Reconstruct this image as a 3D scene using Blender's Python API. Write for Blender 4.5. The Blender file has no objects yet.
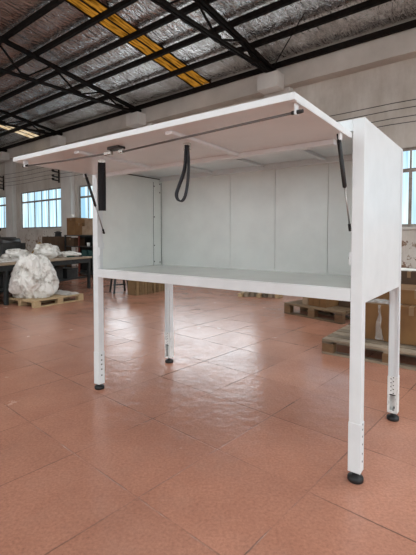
import bpy, bmesh, math, random
from math import sin, cos, pi, radians
from mathutils import Vector, Matrix, noise

random.seed(7)
C = bpy.context.scene.collection
SC = bpy.context.scene

# ------------------------------------------------------------------ helpers
class MB:
    """collects shapes into one mesh"""
    def __init__(self):
        self.v = []; self.f = []; self.s = []
    def box(self, x0, x1, y0, y1, z0, z1, m=None):
        x0, x1 = min(x0, x1), max(x0, x1); y0, y1 = min(y0, y1), max(y0, y1); z0, z1 = min(z0, z1), max(z0, z1)
        p = [Vector(c) for c in ((x0,y0,z0),(x1,y0,z0),(x1,y1,z0),(x0,y1,z0),(x0,y0,z1),(x1,y0,z1),(x1,y1,z1),(x0,y1,z1))]
        if m is not None: p = [m @ q for q in p]
        n = len(self.v); self.v += p
        for q in ((0,3,2,1),(4,5,6,7),(0,1,5,4),(1,2,6,5),(2,3,7,6),(3,0,4,7)):
            self.f.append([n+i for i in q]); self.s.append(False)
        return self
    def frame(self, p, q, up=(0,0,1)):
        p, q = Vector(p), Vector(q); z = (q-p).normalized(); u = Vector(up)
        if abs(z.dot(u)) > .97: u = Vector((0,1,0))
        x = u.cross(z).normalized(); y = z.cross(x)
        return p, q, x, y
    def bar(self, p, q, w, h, up=(0,0,1)):
        p, q, x, y = self.frame(p, q, up); n = len(self.v)
        for o in (p, q):
            for sx, sy in ((-1,-1),(1,-1),(1,1),(-1,1)): self.v.append(o + x*sx*w/2 + y*sy*h/2)
        for f in ((3,2,1,0),(4,5,6,7),(0,1,5,4),(1,2,6,5),(2,3,7,6),(3,0,4,7)):
            self.f.append([n+i for i in f]); self.s.append(False)
        return self
    def angle(self, p, q, w, t, up=(0,0,1), sx=1, sy=1):
        """an L section between p and q"""
        P, Q, x, y = self.frame(p, q, up)
        a = x*sx*w/2; b = y*sy*w/2
        self.bar(P+b*0, Q+b*0, w, t, up)
        self.bar(P + y*sy*(w/2-t/2) - x*sx*(w/2-t/2), Q + y*sy*(w/2-t/2) - x*sx*(w/2-t/2), t, w, up)
        return self
    def tube(self, pts, r, n=10, cap=True, closed=False):
        pts = [Vector(p) for p in pts]; rs = r if isinstance(r, (list, tuple)) else [r]*len(pts)
        base = len(self.v); N = len(pts); prev = None
        for i, p in enumerate(pts):
            if closed: t = (pts[(i+1) % N] - pts[i-1]).normalized()
            else: t = (pts[min(i+1, N-1)] - pts[max(i-1, 0)]).normalized()
            if prev is None:
                u = Vector((0,0,1)) if abs(t.z) < .9 else Vector((1,0,0))
                x = u.cross(t).normalized()
            else:
                x = (prev - t*prev.dot(t)).normalized()
            prev = x; y = t.cross(x)
            for k in range(n):
                a = 2*pi*k/n; self.v.append(p + (x*cos(a) + y*sin(a))*rs[i])
        for i in range(N if closed else N-1):
            j = (i+1) % N
            for k in range(n):
                l = (k+1) % n
                self.f.append([base+i*n+k, base+i*n+l, base+j*n+l, base+j*n+k]); self.s.append(True)
        if cap and not closed:
            self.f.append([base+k for k in reversed(range(n))]); self.s.append(False)
            self.f.append([base+(N-1)*n+k for k in range(n)]); self.s.append(False)
        return self
    def lathe(self, prof, n=20, m=None):
        """prof: (r, z) from bottom to top round the z axis"""
        base = len(self.v); m = m or Matrix.Identity(4)
        for r, z in prof:
            for k in range(n):
                a = 2*pi*k/n; self.v.append(m @ Vector((r*cos(a), r*sin(a), z)))
        for i in range(len(prof)-1):
            for k in range(n):
                l = (k+1) % n
                self.f.append([base+i*n+k, base+i*n+l, base+(i+1)*n+l, base+(i+1)*n+k]); self.s.append(True)
        self.f.append([base+k for k in reversed(range(n))]); self.s.append(False)
        self.f.append([base+(len(prof)-1)*n+k for k in range(n)]); self.s.append(False)
        return self
    def ribbon(self, pts, wid, th):
        """a flat strap along pts (list of (point, width direction))"""
        N = len(pts); base = len(self.v)
        for i, (p, wd) in enumerate(pts):
            p = Vector(p); wd = Vector(wd).normalized()
            t = (Vector(pts[min(i+1, N-1)][0]) - Vector(pts[max(i-1, 0)][0])).normalized()
            nn = t.cross(wd).normalized()
            for sx, sy in ((-1,-1),(1,-1),(1,1),(-1,1)): self.v.append(p + wd*sx*wid/2 + nn*sy*th/2)
        for i in range(N-1):
            for k in range(4):
                l = (k+1) % 4
                self.f.append([base+i*4+k, base+i*4+l, base+i*4+4+l, base+i*4+4+k]); self.s.append(k in (0, 2))
        self.f.append([base+k for k in (3,2,1,0)]); self.s.append(False)
        self.f.append([base+(N-1)*4+k for k in range(4)]); self.s.append(False)
        return self
    def build(self, name, mat, parent=None, bevel=0, seg=2):
        me = bpy.data.meshes.new(name); me.from_pydata([tuple(q) for q in self.v], [], self.f)
        bm = bmesh.new(); bm.from_mesh(me); bmesh.ops.recalc_face_normals(bm, faces=bm.faces)
        bm.to_mesh(me); bm.free()
        for p, s in zip(me.polygons, self.s): p.use_smooth = s
        me.materials.append(mat); o = bpy.data.objects.new(name, me); C.objects.link(o)
        if parent is not None: o.parent = parent
        if bevel:
            b = o.modifiers.new('bevel', 'BEVEL'); b.width = bevel; b.segments = seg; b.limit_method = 'ANGLE'; b.angle_limit = radians(40)
        return o

def tag(o, label=None, cat=None, group=None, kind=None):
    if label: o['label'] = label
    if cat: o['category'] = cat
    if group: o['group'] = group
    if kind: o['kind'] = kind
    return o

def thing(name, label, cat, loc=(0,0,0), rz=0.0, group=None):
    o = bpy.data.objects.new(name, None); C.objects.link(o)
    o.location = loc; o.rotation_euler = (0,0,rz); o.empty_display_size = .1
    return tag(o, label, cat, group)

def copy_tree(o, parent=None):
    c = o.copy(); C.objects.link(c)
    if parent is not None: c.parent = parent
    for ch in list(o.children): copy_tree(ch, c)
    return c

# ------------------------------------------------------------------ materials
def mat(name, col, rough=.5, metal=0.0, **kw):
    m = bpy.data.materials.new(name); m.use_nodes = True
    b = m.node_tree.nodes['Principled BSDF']
    b.inputs['Base Color'].default_value = (*col, 1); b.inputs['Roughness'].default_value = rough; b.inputs['Metallic'].default_value = metal
    for k, v in kw.items(): b.inputs[k].default_value = v
    return m
def N(m, t, **kw):
    n = m.node_tree.nodes.new(t)
    for k, v in kw.items(): setattr(n, k, v)
    return n
def L(m, a, b): m.node_tree.links.new(a, b)
def bsdf(m): return m.node_tree.nodes['Principled BSDF']
def coords(m, scale=(1,1,1), rot=(0,0,0), loc=(0,0,0), kind='Object'):
    tc = N(m, 'ShaderNodeTexCoord'); mp = N(m, 'ShaderNodeMapping')
    mp.inputs['Scale'].default_value = scale; mp.inputs['Rotation'].default_value = rot; mp.inputs['Location'].default_value = loc
    L(m, tc.outputs[kind], mp.inputs['Vector']); return mp.outputs['Vector']
def noise_tex(m, vec, scale, detail=4, rough=.55, dist=0):
    n = N(m, 'ShaderNodeTexNoise'); n.inputs['Scale'].default_value = scale; n.inputs['Detail'].default_value = detail
    n.inputs['Roughness'].default_value = rough; n.inputs['Distortion'].default_value = dist
    L(m, vec, n.inputs['Vector']); return n.outputs['Fac']
def ramp(m, fac, stops, interp='LINEAR'):
    r = N(m, 'ShaderNodeValToRGB'); r.color_ramp.interpolation = interp
    e = r.color_ramp.elements
    while len(e) > 1: e.remove(e[0])
    e[0].position = stops[0][0]; e[0].color = (*stops[0][1], 1)
    for p, c in stops[1:]:
        k = e.new(p); k.color = (*c, 1)
    L(m, fac, r.inputs['Fac']); return r.outputs['Color']
def g3(x): return (x, x, x)
def bump(m, h, strength, dist=.01):
    b = N(m, 'ShaderNodeBump'); b.inputs['Strength'].default_value = strength; b.inputs['Distance'].default_value = dist
    L(m, h, b.inputs['Height']); L(m, b.outputs['Normal'], bsdf(m).inputs['Normal']); return b
def varied(name, c0, c1, scale=6, rough=.6, bmp=.1, sc=(1,1,1), metal=0.0, detail=5, lo=.35, hi=.68):
    m = mat(name, c0, rough, metal); v = coords(m, sc)
    n = noise_tex(m, v, scale, detail); L(m, ramp(m, n, [(lo, c0), (hi, c1)]), bsdf(m).inputs['Base Color'])
    if bmp: bump(m, n, bmp, .01)
    return m

M = {}
# white powder-coated sheet steel, faint scuffs
def white_paint(name, col, rough):
    m = mat(name, col, rough); v = coords(m)
    n = noise_tex(m, v, 5, 5); c = tuple(x*.93 for x in col)
    L(m, ramp(m, n, [(.3, c), (.6, col)]), bsdf(m).inputs['Base Color'])
    bump(m, noise_tex(m, v, 220, 2), .03, .001)
    return m
M['white'] = white_paint('white_powder_coat', (.735,.772,.788), .32)
M['inner'] = white_paint('pale_grey_powder_coat', (.80,.83,.805), .30)
M['top'] = white_paint('pale_green_grey_coat', (.80,.84,.80), .16)
M['scuffed'] = varied('scuffed_white_paint', (.78,.79,.78), (.35,.36,.35), 40, .45, .1, (1,1,.6), lo=.55, hi=.75)
M['black'] = mat('black_rubber', (.007,.007,.008), .5)
M['hole'] = mat('bare_dark_hole', (.03,.03,.03), .7)
M['webbing'] = varied('black_webbing', (.004,.004,.005), (.010,.010,.012), 160, .9, .2)
M['strap2'] = varied('slate_webbing', (.010,.012,.016), (.024,.028,.036), 160, .7, .2)
M['steel'] = mat('zinc_steel', (.42,.40,.38), .35, 1.0)
M['darksteel'] = mat('dark_steel', (.06,.06,.06), .4, .8)
M['rod'] = mat('dark_grey_steel_rod', (.15,.15,.15), .35, .6)
M['nickel'] = mat('nickel_plate', (.6,.58,.54), .25, 1.0)
M['iron'] = varied('dark_painted_iron', (.004,.0033,.003), (.013,.009,.007), 8, .8, .1)
for k_ in ('iron',): bsdf(M[k_]).inputs['Specular IOR Level'].default_value = .15
M['greyiron'] = varied('grey_green_painted_steel', (.014,.016,.017), (.030,.032,.031), 8, .5, .1)
M['machine'] = varied('dark_green_black_machine_paint', (.008,.009,.009), (.03,.03,.028), 5, .5, .1)
M['teal'] = varied('dark_teal_plastic', (.01,.045,.045), (.02,.075,.07), 4, .5, .05)
M['redpaint'] = mat('dull_red_paint', (.12,.02,.01), .5)
M['card'] = varied('brown_cardboard', (.135,.062,.020), (.20,.100,.034), 3.0, .85, .05)
M['card2'] = varied('dark_brown_cardboard', (.055,.030,.015), (.095,.052,.026), 3.0, .85, .05)
M['card3'] = varied('pale_cardboard', (.24,.16,.10), (.34,.245,.165), 3.0, .85, .05)
M['tape'] = mat('tan_parcel_tape', (.20,.12,.06), .35)
M['ochre'] = varied('ochre_sacking', (.22,.13,.03), (.34,.21,.06), 12, .9, .3)
M['wire'] = mat('black_cable', (.02,.018,.016), .6)
M['paper'] = mat('white_paper', (.75,.74,.70), .8)
M['greentool'] = mat('dark_green_plastic', (.012,.05,.035), .5)

bsdf(M['greyiron']).inputs['Specular IOR Level'].default_value = .25
def wood(name, c0, c1, rough=.8):
    m = mat(name, c0, rough); v = coords(m, (1,1,1)); oi = N(m, 'ShaderNodeObjectInfo')
    n1 = noise_tex(m, coords(m, (2,14,14)), 3, 5, .6); n2 = noise_tex(m, v, 2.0, 3)
    mx = N(m, 'ShaderNodeMath', operation='MULTIPLY_ADD'); L(m, n1, mx.inputs[0]); mx.inputs[1].default_value = .6
    ad = N(m, 'ShaderNodeMath', operation='MULTIPLY'); L(m, n2, ad.inputs[0]); ad.inputs[1].default_value = .45
    L(m, ad.outputs[0], mx.inputs[2])
    rv = N(m, 'ShaderNodeMath', operation='MULTIPLY_ADD'); L(m, oi.outputs['Random'], rv.inputs[0]); rv.inputs[1].default_value = .30; rv.inputs[2].default_value = -.15
    sm = N(m, 'ShaderNodeMath', operation='ADD'); L(m, mx.outputs[0], sm.inputs[0]); L(m, rv.outputs[0], sm.inputs[1])
    L(m, ramp(m, sm.outputs[0], [(.30, c0), (.72, c1)]), bsdf(m).inputs['Base Color']); bump(m, n1, .25, .006)
    return m
M['wood'] = wood('weathered_pallet_wood', (.06,.036,.018), (.19,.125,.07))
M['oldwood'] = wood('grey_worn_pallet_wood', (.06,.042,.026), (.33,.26,.185))
M['lightwood'] = wood('fresh_pallet_wood', (.28,.19,.10), (.50,.36,.205))
M['crate'] = wood('brown_crate_wood', (.10,.055,.022), (.24,.15,.07))
M['bench'] = wood('worn_bench_wood', (.20,.14,.09), (.40,.31,.22))
M['block'] = wood('pallet_block_wood', (.10,.05,.022), (.21,.12,.055))

# crumpled white polythene
def plastic(name, col, rough, trans=.25):
    m = mat(name, col, rough); b = bsdf(m)
    v = coords(m); n = noise_tex(m, v, 14, 6, .6, 1.2)
    L(m, ramp(m, noise_tex(m, v, 4.5, 5, .6), [(.36, tuple(x*.40*y for x, y in zip(col, (1,.90,.78)))), (.5, col)]), b.inputs['Base Color'])
    bump(m, n, .6, .03); b.inputs['Subsurface Weight'].default_value = 0.0
    b.inputs['Specular IOR Level'].default_value = .6
    return m
M['plastic'] = plastic('crumpled_white_polythene', (.74,.72,.68), .35)
M['film'] = plastic('dusty_polythene_sheet', (.60,.57,.53), .4)
m = mat('clear_stretch_film', (.62,.60,.58), .12); bsdf(m).inputs['Alpha'].default_value = .22
bump(m, noise_tex(m, coords(m), 25, 5, .6, 1.5), .8, .02); M['clear'] = m

# terracotta tile floor; tile grid 0.655 m, its own rotation inside the hall
def floor_mat():
    m = mat('terracotta_floor_tiles', (.4,.2,.15), .4); b = bsdf(m)
    # tile-local coordinates (metres) in world space
    tc = N(m, 'ShaderNodeTexCoord'); mp = N(m, 'ShaderNodeMapping', vector_type='TEXTURE')
    mp.inputs['Location'].default_value = (.066, 2.566, 0); mp.inputs['Rotation'].default_value = (0, 0, -TILE_YAW); mp.inputs['Scale'].default_value = (.655, .655, 1)
    L(m, tc.outputs['Object'], mp.inputs['Vector']); P = mp.outputs['Vector']
    sep = N(m, 'ShaderNodeSeparateXYZ'); L(m, P, sep.inputs[0])
    def seam(sock):
        wob = N(m, 'ShaderNodeMath', operation='MULTIPLY_ADD'); L(m, noise_tex(m, tc.outputs['Object'], 9, 3), wob.inputs[0]); wob.inputs[1].default_value = .012; L(m, sock, wob.inputs[2])
        r = N(m, 'ShaderNodeMath', operation='ROUND'); L(m, wob.outputs[0], r.inputs[0])
        s = N(m, 'ShaderNodeMath', operation='SUBTRACT'); L(m, wob.outputs[0], s.inputs[0]); L(m, r.outputs[0], s.inputs[1])
        a = N(m, 'ShaderNodeMath', operation='ABSOLUTE'); L(m, s.outputs[0], a.inputs[0]); return a.outputs[0]
    mn = N(m, 'ShaderNodeMath', operation='MINIMUM'); L(m, seam(sep.outputs[0]), mn.inputs[0]); L(m, seam(sep.outputs[1]), mn.inputs[1])
    line = N(m, 'ShaderNodeMapRange'); L(m, mn.outputs[0], line.inputs['Value'])
    line.inputs['From Min'].default_value = .003; line.inputs['From Max'].default_value = .0085; line.inputs['To Min'].default_value = 1; line.inputs['To Max'].default_value = 0
    # worn seams: partly filled
    worn = N(m, 'ShaderNodeMapRange'); L(m, noise_tex(m, tc.outputs['Object'], 1.7, 4), worn.inputs['Value'])
    worn.inputs['From Min'].default_value = .38; worn.inputs['From Max'].default_value = .62; worn.inputs['To Min'].default_value = .06; worn.inputs['To Max'].default_value = .78
    lw = N(m, 'ShaderNodeMath', operation='MULTIPLY'); L(m, line.outputs[0], lw.inputs[0]); L(m, worn.outputs[0], lw.inputs[1])
    # per-tile tone
    fl = N(m, 'ShaderNodeVectorMath', operation='FLOOR')
    ad = N(m, 'ShaderNodeVectorMath', operation='ADD'); ad.inputs[1].default_value = (.5,.5,0); L(m, P, ad.inputs[0])
    L(m, P, fl.inputs[0])
    wn = N(m, 'ShaderNodeTexWhiteNoise', noise_dimensions='2D'); L(m, fl.outputs[0], wn.inputs['Vector'])
    base = ramp(m, noise_tex(m, tc.outputs['Object'], 1.1, 6, .62), [(.3, FLOOR_A), (.7, FLOOR_B)])
    grain = ramp(m, noise_tex(m, tc.outputs['Object'], 60, 4, .7), [(.25, g3(.70)), (.75, g3(1.2))])
    mul = N(m, 'ShaderNodeMix', data_type='RGBA', blend_type='MULTIPLY'); mul.inputs['Factor'].default_value = 1
    L(m, base, mul.inputs['A']); L(m, grain, mul.inputs['B'])
    tone = ramp(m, wn.outputs['Value'], [(0, g3(.90)), (1, g3(1.06))])
    mul2 = N(m, 'ShaderNodeMix', data_type='RGBA', blend_type='MULTIPLY'); mul2.inputs['Factor'].default_value = 1
    L(m, mul.outputs['Result'], mul2.inputs['A']); L(m, tone, mul2.inputs['B'])
    # grey scuff dust
    du = N(m, 'ShaderNodeMapRange'); L(m, noise_tex(m, tc.outputs['Object'], 3.3, 7, .7), du.inputs['Value'])
    du.inputs['From Min'].default_value = .5; du.inputs['From Max'].default_value = .85; du.inputs['To Max'].default_value = .16
    mx = N(m, 'ShaderNodeMix', data_type='RGBA'); L(m, du.outputs[0], mx.inputs['Factor']); L(m, mul2.outputs['Result'], mx.inputs['A']); mx.inputs['B'].default_value = (.36,.27,.23,1)
    mg = N(m, 'ShaderNodeMix', data_type='RGBA'); L(m, lw.outputs[0], mg.inputs['Factor']); L(m, mx.outputs['Result'], mg.inputs['A']); mg.inputs['B'].default_value = (.10,.065,.05,1)
    L(m, mg.outputs['Result'], b.inputs['Base Color'])
    rr = N(m, 'ShaderNodeMapRange'); L(m, noise_tex(m, tc.outputs['Object'], 2.6, 6, .65), rr.inputs['Value'])
    rr.inputs['From Min'].default_value = .3; rr.inputs['From Max'].default_value = .7; rr.inputs['To Min'].default_value = .15; rr.inputs['To Max'].default_value = .28
    L(m, rr.outputs[0], b.inputs['Roughness'])
    # hammered surface, grooves, and slightly dished tiles
    h1 = noise_tex(m, tc.outputs['Object'], 7, 5, .6); h2 = noise_tex(m, tc.outputs['Object'], 70, 3, .6)
    s1 = N(m, 'ShaderNodeMath', operation='MULTIPLY_ADD'); L(m, h2, s1.inputs[0]); s1.inputs[1].default_value = .035; L(m, h1, s1.inputs[2])
    s2 = N(m, 'ShaderNodeMath', operation='MULTIPLY_ADD'); L(m, lw.outputs[0], s2.inputs[0]); s2.inputs[1].default_value = -.5; L(m, s1.outputs[0], s2.inputs[2])
    bump(m, s2.outputs[0], .42, .014); b.inputs['Specular IOR Level'].default_value = .5
    return m
TILE_YAW = .730
FLOOR_A = (.36,.160,.105); FLOOR_B = (.49,.235,.160)
M['floor'] = floor_mat()

def wall_mat():
    m = mat('dirty_limewashed_wall', (.4,.37,.34), .9); b = bsdf(m); v = coords(m)
    base = ramp(m, noise_tex(m, v, .55, 6, .65), [(.3, (.50,.465,.42)), (.7, (.68,.645,.595))])
    st = noise_tex(m, coords(m, (1,1,.25)), 1.6, 6, .7)
    mul = N(m, 'ShaderNodeMix', data_type='RGBA', blend_type='MULTIPLY'); mul.inputs['Factor'].default_value = .8
    L(m, base, mul.inputs['A']); L(m, ramp(m, st, [(.3, (.72,.67,.62)), (.6, g3(1))]), mul.inputs['B'])
    # flaking paint low on the wall
    tc = N(m, 'ShaderNodeTexCoord'); sep = N(m, 'ShaderNodeSeparateXYZ'); L(m, tc.outputs['Object'], sep.inputs[0])
    low = N(m, 'ShaderNodeMapRange'); L(m, sep.outputs[2], low.inputs['Value']); low.inputs['From Min'].default_value = 1.2; low.inputs['From Max'].default_value = 2.6
    low.inputs['To Min'].default_value = .10; low.inputs['To Max'].default_value = -.12
    fn = noise_tex(m, v, 5.5, 8, .72, .4)
    sm = N(m, 'ShaderNodeMath', operation='ADD'); L(m, fn, sm.inputs[0]); L(m, low.outputs[0], sm.inputs[1])
    fr = N(m, 'ShaderNodeMapRange'); L(m, sm.outputs[0], fr.inputs['Value']); fr.inputs['From Min'].default_value = .63; fr.inputs['From Max'].default_value = .67
    mx = N(m, 'ShaderNodeMix', data_type='RGBA'); L(m, fr.outputs[0], mx.inputs['Factor']); L(m, mul.outputs['Result'], mx.inputs['A']); mx.inputs['B'].default_value = (.20,.115,.07,1)
    L(m, mx.outputs['Result'], b.inputs['Base Color']); bump(m, fn, .2, .02)
    return m
M['wall'] = wall_mat()
M['column'] = varied('limewashed_concrete', (.58,.56,.53), (.74,.72,.69), 1.2, .9, .1, (1,1,.5))
M['beam'] = varied('bare_concrete_beam', (.48,.45,.41), (.62,.585,.54), .9, .9, .1)

def foil_mat():
    m = mat('silver_foil_insulation', (.75,.71,.68), .3, .93); b = bsdf(m)
    n = noise_tex(m, coords(m, (4.2, .9, 1), rot=(0,0,.22)), 2.2, 4, .5, .5)
    n1 = noise_tex(m, coords(m, (10, 3.0, 1), rot=(0,0,-.3)), 2.4, 4, .55, .4)
    n2 = noise_tex(m, coords(m, (1.0, .6, 1)), 1.0, 4, .6)
    L(m, ramp(m, n2, [(.3, (.62,.58,.56)), (.65, (.88,.86,.85))]), b.inputs['Base Color'])
    L(m, ramp(m, n2, [(.3, g3(.10)), (.7, g3(.05))]), b.inputs['Roughness'])
    ad = N(m, 'ShaderNodeMath', operation='MULTIPLY_ADD'); L(m, n1, ad.inputs[0]); ad.inputs[1].default_value = .30; L(m, n, ad.inputs[2])
    bump(m, ad.outputs[0], 1.0, .105)
    return m
M['foil'] = foil_mat()

def glow(name, c0, c1, strength, scale, sc):
    m = bpy.data.materials.new(name); m.use_nodes = True; nt = m.node_tree; nt.nodes.clear()
    out = N(m, 'ShaderNodeOutputMaterial'); e = N(m, 'ShaderNodeEmission'); e.inputs['Strength'].default_value = strength
    n = noise_tex(m, coords(m, sc), scale, 3, .5)
    L(m, ramp(m, n, [(.38, c0), (.62, c1)]), e.inputs['Color']); L(m, e.outputs[0], out.inputs[0]); return m
M['pane'] = glow('bright_daylit_window_glass', (.30,.54,.70), (.74,.92,.98), 1.38, 2.6, (3.2,1,.10))
M['pane_bright'] = glow('boosted_window_glass', (.80,.92,1.0), (.92,.98,1.0), 4.9, 2.6, (3.2,1,.10))  # panes hidden by the stand, glow raised to add floor gloss and foil glints
M['amber'] = glow('amber_translucent_roof_sheet', (.10,.038,.003), (.80,.36,.045), .60, 5, (14,.5,1))
M['warmsky'] = glow('pale_translucent_roof_sheet', (.50,.30,.10), (1.0,.88,.66), .95, 8, (8,.5,1))
M['added_rooflight'] = glow('added_rooflight_glow', (.90,.97,1), (.92,.98,1), 9.0, 1, (1,1,1))  # glow of the added, unseen roof sheets
M['winframe'] = varied('worn_steel_window_frame', (.22,.19,.16), (.38,.34,.30), 5, .8, .05)

# ------------------------------------------------------------------ camera
H = 1.4
cam = bpy.data.cameras.new('camera'); co = bpy.data.objects.new('camera', cam); C.objects.link(co)
co.location = (0, 0, H); co.rotation_euler = (pi/2 - .0385, 0, 0)
cam.sensor_width = 36; cam.sensor_fit = 'AUTO'; cam.lens = 397.0/555*36; cam.shift_y = -25.7/555; cam.clip_start = .05; cam.clip_end = 200
SC.camera = co

# ------------------------------------------------------------------ the hall, in its own axes: x = -u (u runs left along the wall), y = v (towards the windows)
YB = .678
VW = 10.78                    # window wall
U0, U1 = -9.0, 30.0           # right end and left end
VF = -7.2                     # front wall
T0 = .35
RV, SL = 1.8, .15             # ridge, slope
def roofz(v): return 6.4 + SL*(10.3 - v) if v >= RV else 6.4 + SL*(10.3 - RV) - SL*(RV - v)
def struct(name, mb, m, parent=None, bevel=0):
    o = mb.build(name, m, parent, bevel)
    if parent is None:
        o.rotation_euler = (0,0,-YB); o['kind'] = 'structure'
    return o
def hall(u, v, z=0.0):        # hall axes -> world
    return Vector((-u*cos(YB) + v*sin(YB), u*sin(YB) + v*cos(YB), z))

mb = MB(); mb.v = [hall(U0-.3, VF-.3, z) for z in (-.2,)] + [hall(U1+.3, VF-.3, -.2), hall(U1+.3, VW+T0, -.2), hall(U0-.3, VW+T0, -.2)]
mb.v += [v + Vector((0,0,.2)) for v in mb.v]
mb.f = [(0,1,2,3),(4,5,6,7),(0,1,5,4),(1,2,6,5),(2,3,7,6),(3,0,4,7)]; mb.s = [False]*6
fl = mb.build('floor', M['floor']); fl['kind'] = 'structure'
mb = MB(); mb.box(-60, 60, -50, 60, -.4, -.2); struct('pavement', mb, M['column'])

# window wall with real openings
wins = [(23.6, 27.8, 1.86, 3.80), (17.85, 22.15, 1.83, 3.85), (12.4, 16.52, 1.86, 3.78), (6.7, 10.9, 1.80, 3.70), (.9, 5.1, 1.64, 3.595), (-5.0, -.8, 1.64, 3.6)]
mb = MB(); T = .35
edges = [U1] + [e for a, b, _, _ in wins for e in (b, a)] + [U0]
for i in range(0, len(edges), 2): mb.box(-edges[i], -edges[i+1], VW, VW+T, 0, 6.6)
for a, b, z0, z1 in wins:
    mb.box(-b, -a, VW, VW+T, 0, z0); mb.box(-b, -a, VW, VW+T, z1, 6.6)
struct('wall_back', mb, M['wall'])
mb = MB()   # front wall behind the camera, with tall open bays
bays = [(u, u+4.0) for u in (-7.5, -2.0, 3.5, 9.0, 14.5, 20.0, 25.0)]
e = [U0] + [x for p in bays for x in p] + [U1]
for i in range(0, len(e), 2): mb.box(-e[i], -e[i+1], VF-.3, VF, 0, 5.1)
for a, b in bays:
    mb.box(-a, -b, VF-.3, VF, 0, 1.2); mb.box(-a, -b, VF-.3, VF, 3.9, 5.1)
mb.box(-U0, -U1, VF-.3, VF, 5.1, 6.6)
struct('wall_front', mb, M['wall'])
mb = MB(); mb.box(-U1-.3, -U1, VF-.3, VW+T, 0, 7.8); struct('wall_left', mb, M['wall'])
mb = MB()   # right gable: wide open bay door
mb.box(-U0, -U0+.3, VF-.3, -6.2, 0, 7.8); mb.box(-U0, -U0+.3, 6.8, VW+T, 0, 7.8); mb.box(-U0, -U0+.3, -6.2, 6.8, 5.6, 7.8)
struct('wall_right', mb, M['wall'])

# foil-lined roof, sagging between the purlins, with slots for the skylight strips
PV = [10.35, 9.2, 8.2, 7.25, 6.3, 5.38, 4.45, 3.5, 2.55]
sky = [(8.27, 8.98), (19.2, 20.1)]
def foil_z(u, v):
    z = roofz(v); s = 0
    if v > 2.6:
        for a, b in zip(PV[1:], PV):
            if a <= v <= b: s = sin(pi*(v-a)/(b-a))
    wr = noise.noise(Vector((u*2.3, v*1.1, 3))) + .5*noise.noise(Vector((u*5.1 + v*1.6, v*2.1, 8)))
    return z + .10 - .022*s + .012*s*wr
def roof_strip(mb, ua, ub, va, vb, du=.16, dv=.105):
    nu = max(2, int((ub-ua)/du)); nv = max(2, int((vb-va)/dv)); base = len(mb.v)
    for i in range(nu+1):
        for j in range(nv+1):
            u = ua + (ub-ua)*i/nu; v = va + (vb-va)*j/nv; mb.v.append(Vector((-u, v, foil_z(u, v))))
    for i in range(nu):
        for j in range(nv):
            k = base + i*(nv+1) + j; mb.f.append([k, k+1, k+nv+2, k+nv+1]); mb.s.append(True)
mb = MB(); cuts = [U0] + [x for p in sky for x in p] + [U1]
ROOF = [(-5.6, -4.5, 3.5, 9.2), (-2.8, -1.7, 3.5, 9.2), (0.1, 1.2, 3.5, 7.25), (3.0, 4.1, 3.5, 5.38)]   # unseen glowing roof sheets over the near bays, added for overhead light
us = sorted([U0, U1] + [x for p in sky for x in p] + [x for p in ROOF for x in p[:2]])
for ua, ub in zip(us, us[1:]):
    if (ua, ub) in sky: continue
    rf_ = [p for p in ROOF if (ua, ub) == p[:2]]
    if rf_:
        roof_strip(mb, ua, ub, 2.55, rf_[0][2], .2, .2); roof_strip(mb, ua, ub, rf_[0][3], 10.35)
    else: roof_strip(mb, ua, ub, 2.55, 10.35)
for a, b in sky: roof_strip(mb, a, b, 2.55, 3.5, .2, .2)

roof_strip(mb, U0, U1, RV, 2.55, 3, .3)
us = [U0] + [x for k in range(4) for x in (-7.6+5.8*k, -6.5+5.8*k)] + [U1]
for i, (ua, ub) in enumerate(zip(us, us[1:])):
    if i % 2 == 0: roof_strip(mb, ua, ub, VF-.3, RV, 3, 3)
    else: roof_strip(mb, ua, ub, VF-.3, -5.5, 3, 3); roof_strip(mb, ua, ub, .8, RV, 3, .5)
roof_strip(mb, U0, U1, 10.35, 11.2, 3, .3)
struct('ceiling', mb, M['foil'])

# added rooflights, unseen: glowing sheets that light the floor from overhead
c = [(a, b, v0, v1) for a, b, v0, v1 in ROOF] + [(us[i], us[i+1], -5.5, .8) for i in range(1, len(us)-1, 2)]
for k, (a, b, v0, v1) in enumerate(c):
    mb = MB(); n = len(mb.v)
    mb.box(-b, -a, v0, v1, .11, .115)
    for q in mb.v: q.z += roofz(q.y)
    struct('window_%d' % (k+7), mb, M['added_rooflight'])  # added light sheets, numbered on after the wall windows

# amber translucent strips
for k, ((a, b), mt, lab, nm) in enumerate(zip(sky, (M['amber'], M['warmsky']), (
        'amber corrugated skylight strip running down the foil roof above the stand', 'short pale skylight strip far left near the roof eave'), ('skylight_strip', 'skylight_strip'))):
    t = thing(nm, lab, 'skylight', (0,0,0), -YB, 'translucent roof strips')
    w = (b-a-.05)/2
    for j in range(2):
        c = MB(); u0 = a + j*(w+.05); n = 28; base = 0; v0, v1 = 3.5, 10.40; segs = 8
        for i in range(n+1):
            for q in range(segs+1):
                u = u0 + w*i/n; v = v0 + (v1-v0)*q/segs; c.v.append(Vector((-u, v, roofz(v) + .09 + .012*sin(2*pi*i/n*5))))
        for i in range(n):
            for q in range(segs):
                kx = i*(segs+1)+q; c.f.append([kx, kx+1, kx+segs+2, kx+segs+1]); c.s.append(True)
        c.build('corrugated_sheet', mt, t)
    r = MB()
    for uu in (a, a+w+.025, b):
        r.bar((-uu, v0, roofz(v0)+.085), (-uu, v1, roofz(v1)+.085), .05, .03)
    r.build('batten', M['iron'], t)

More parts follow.
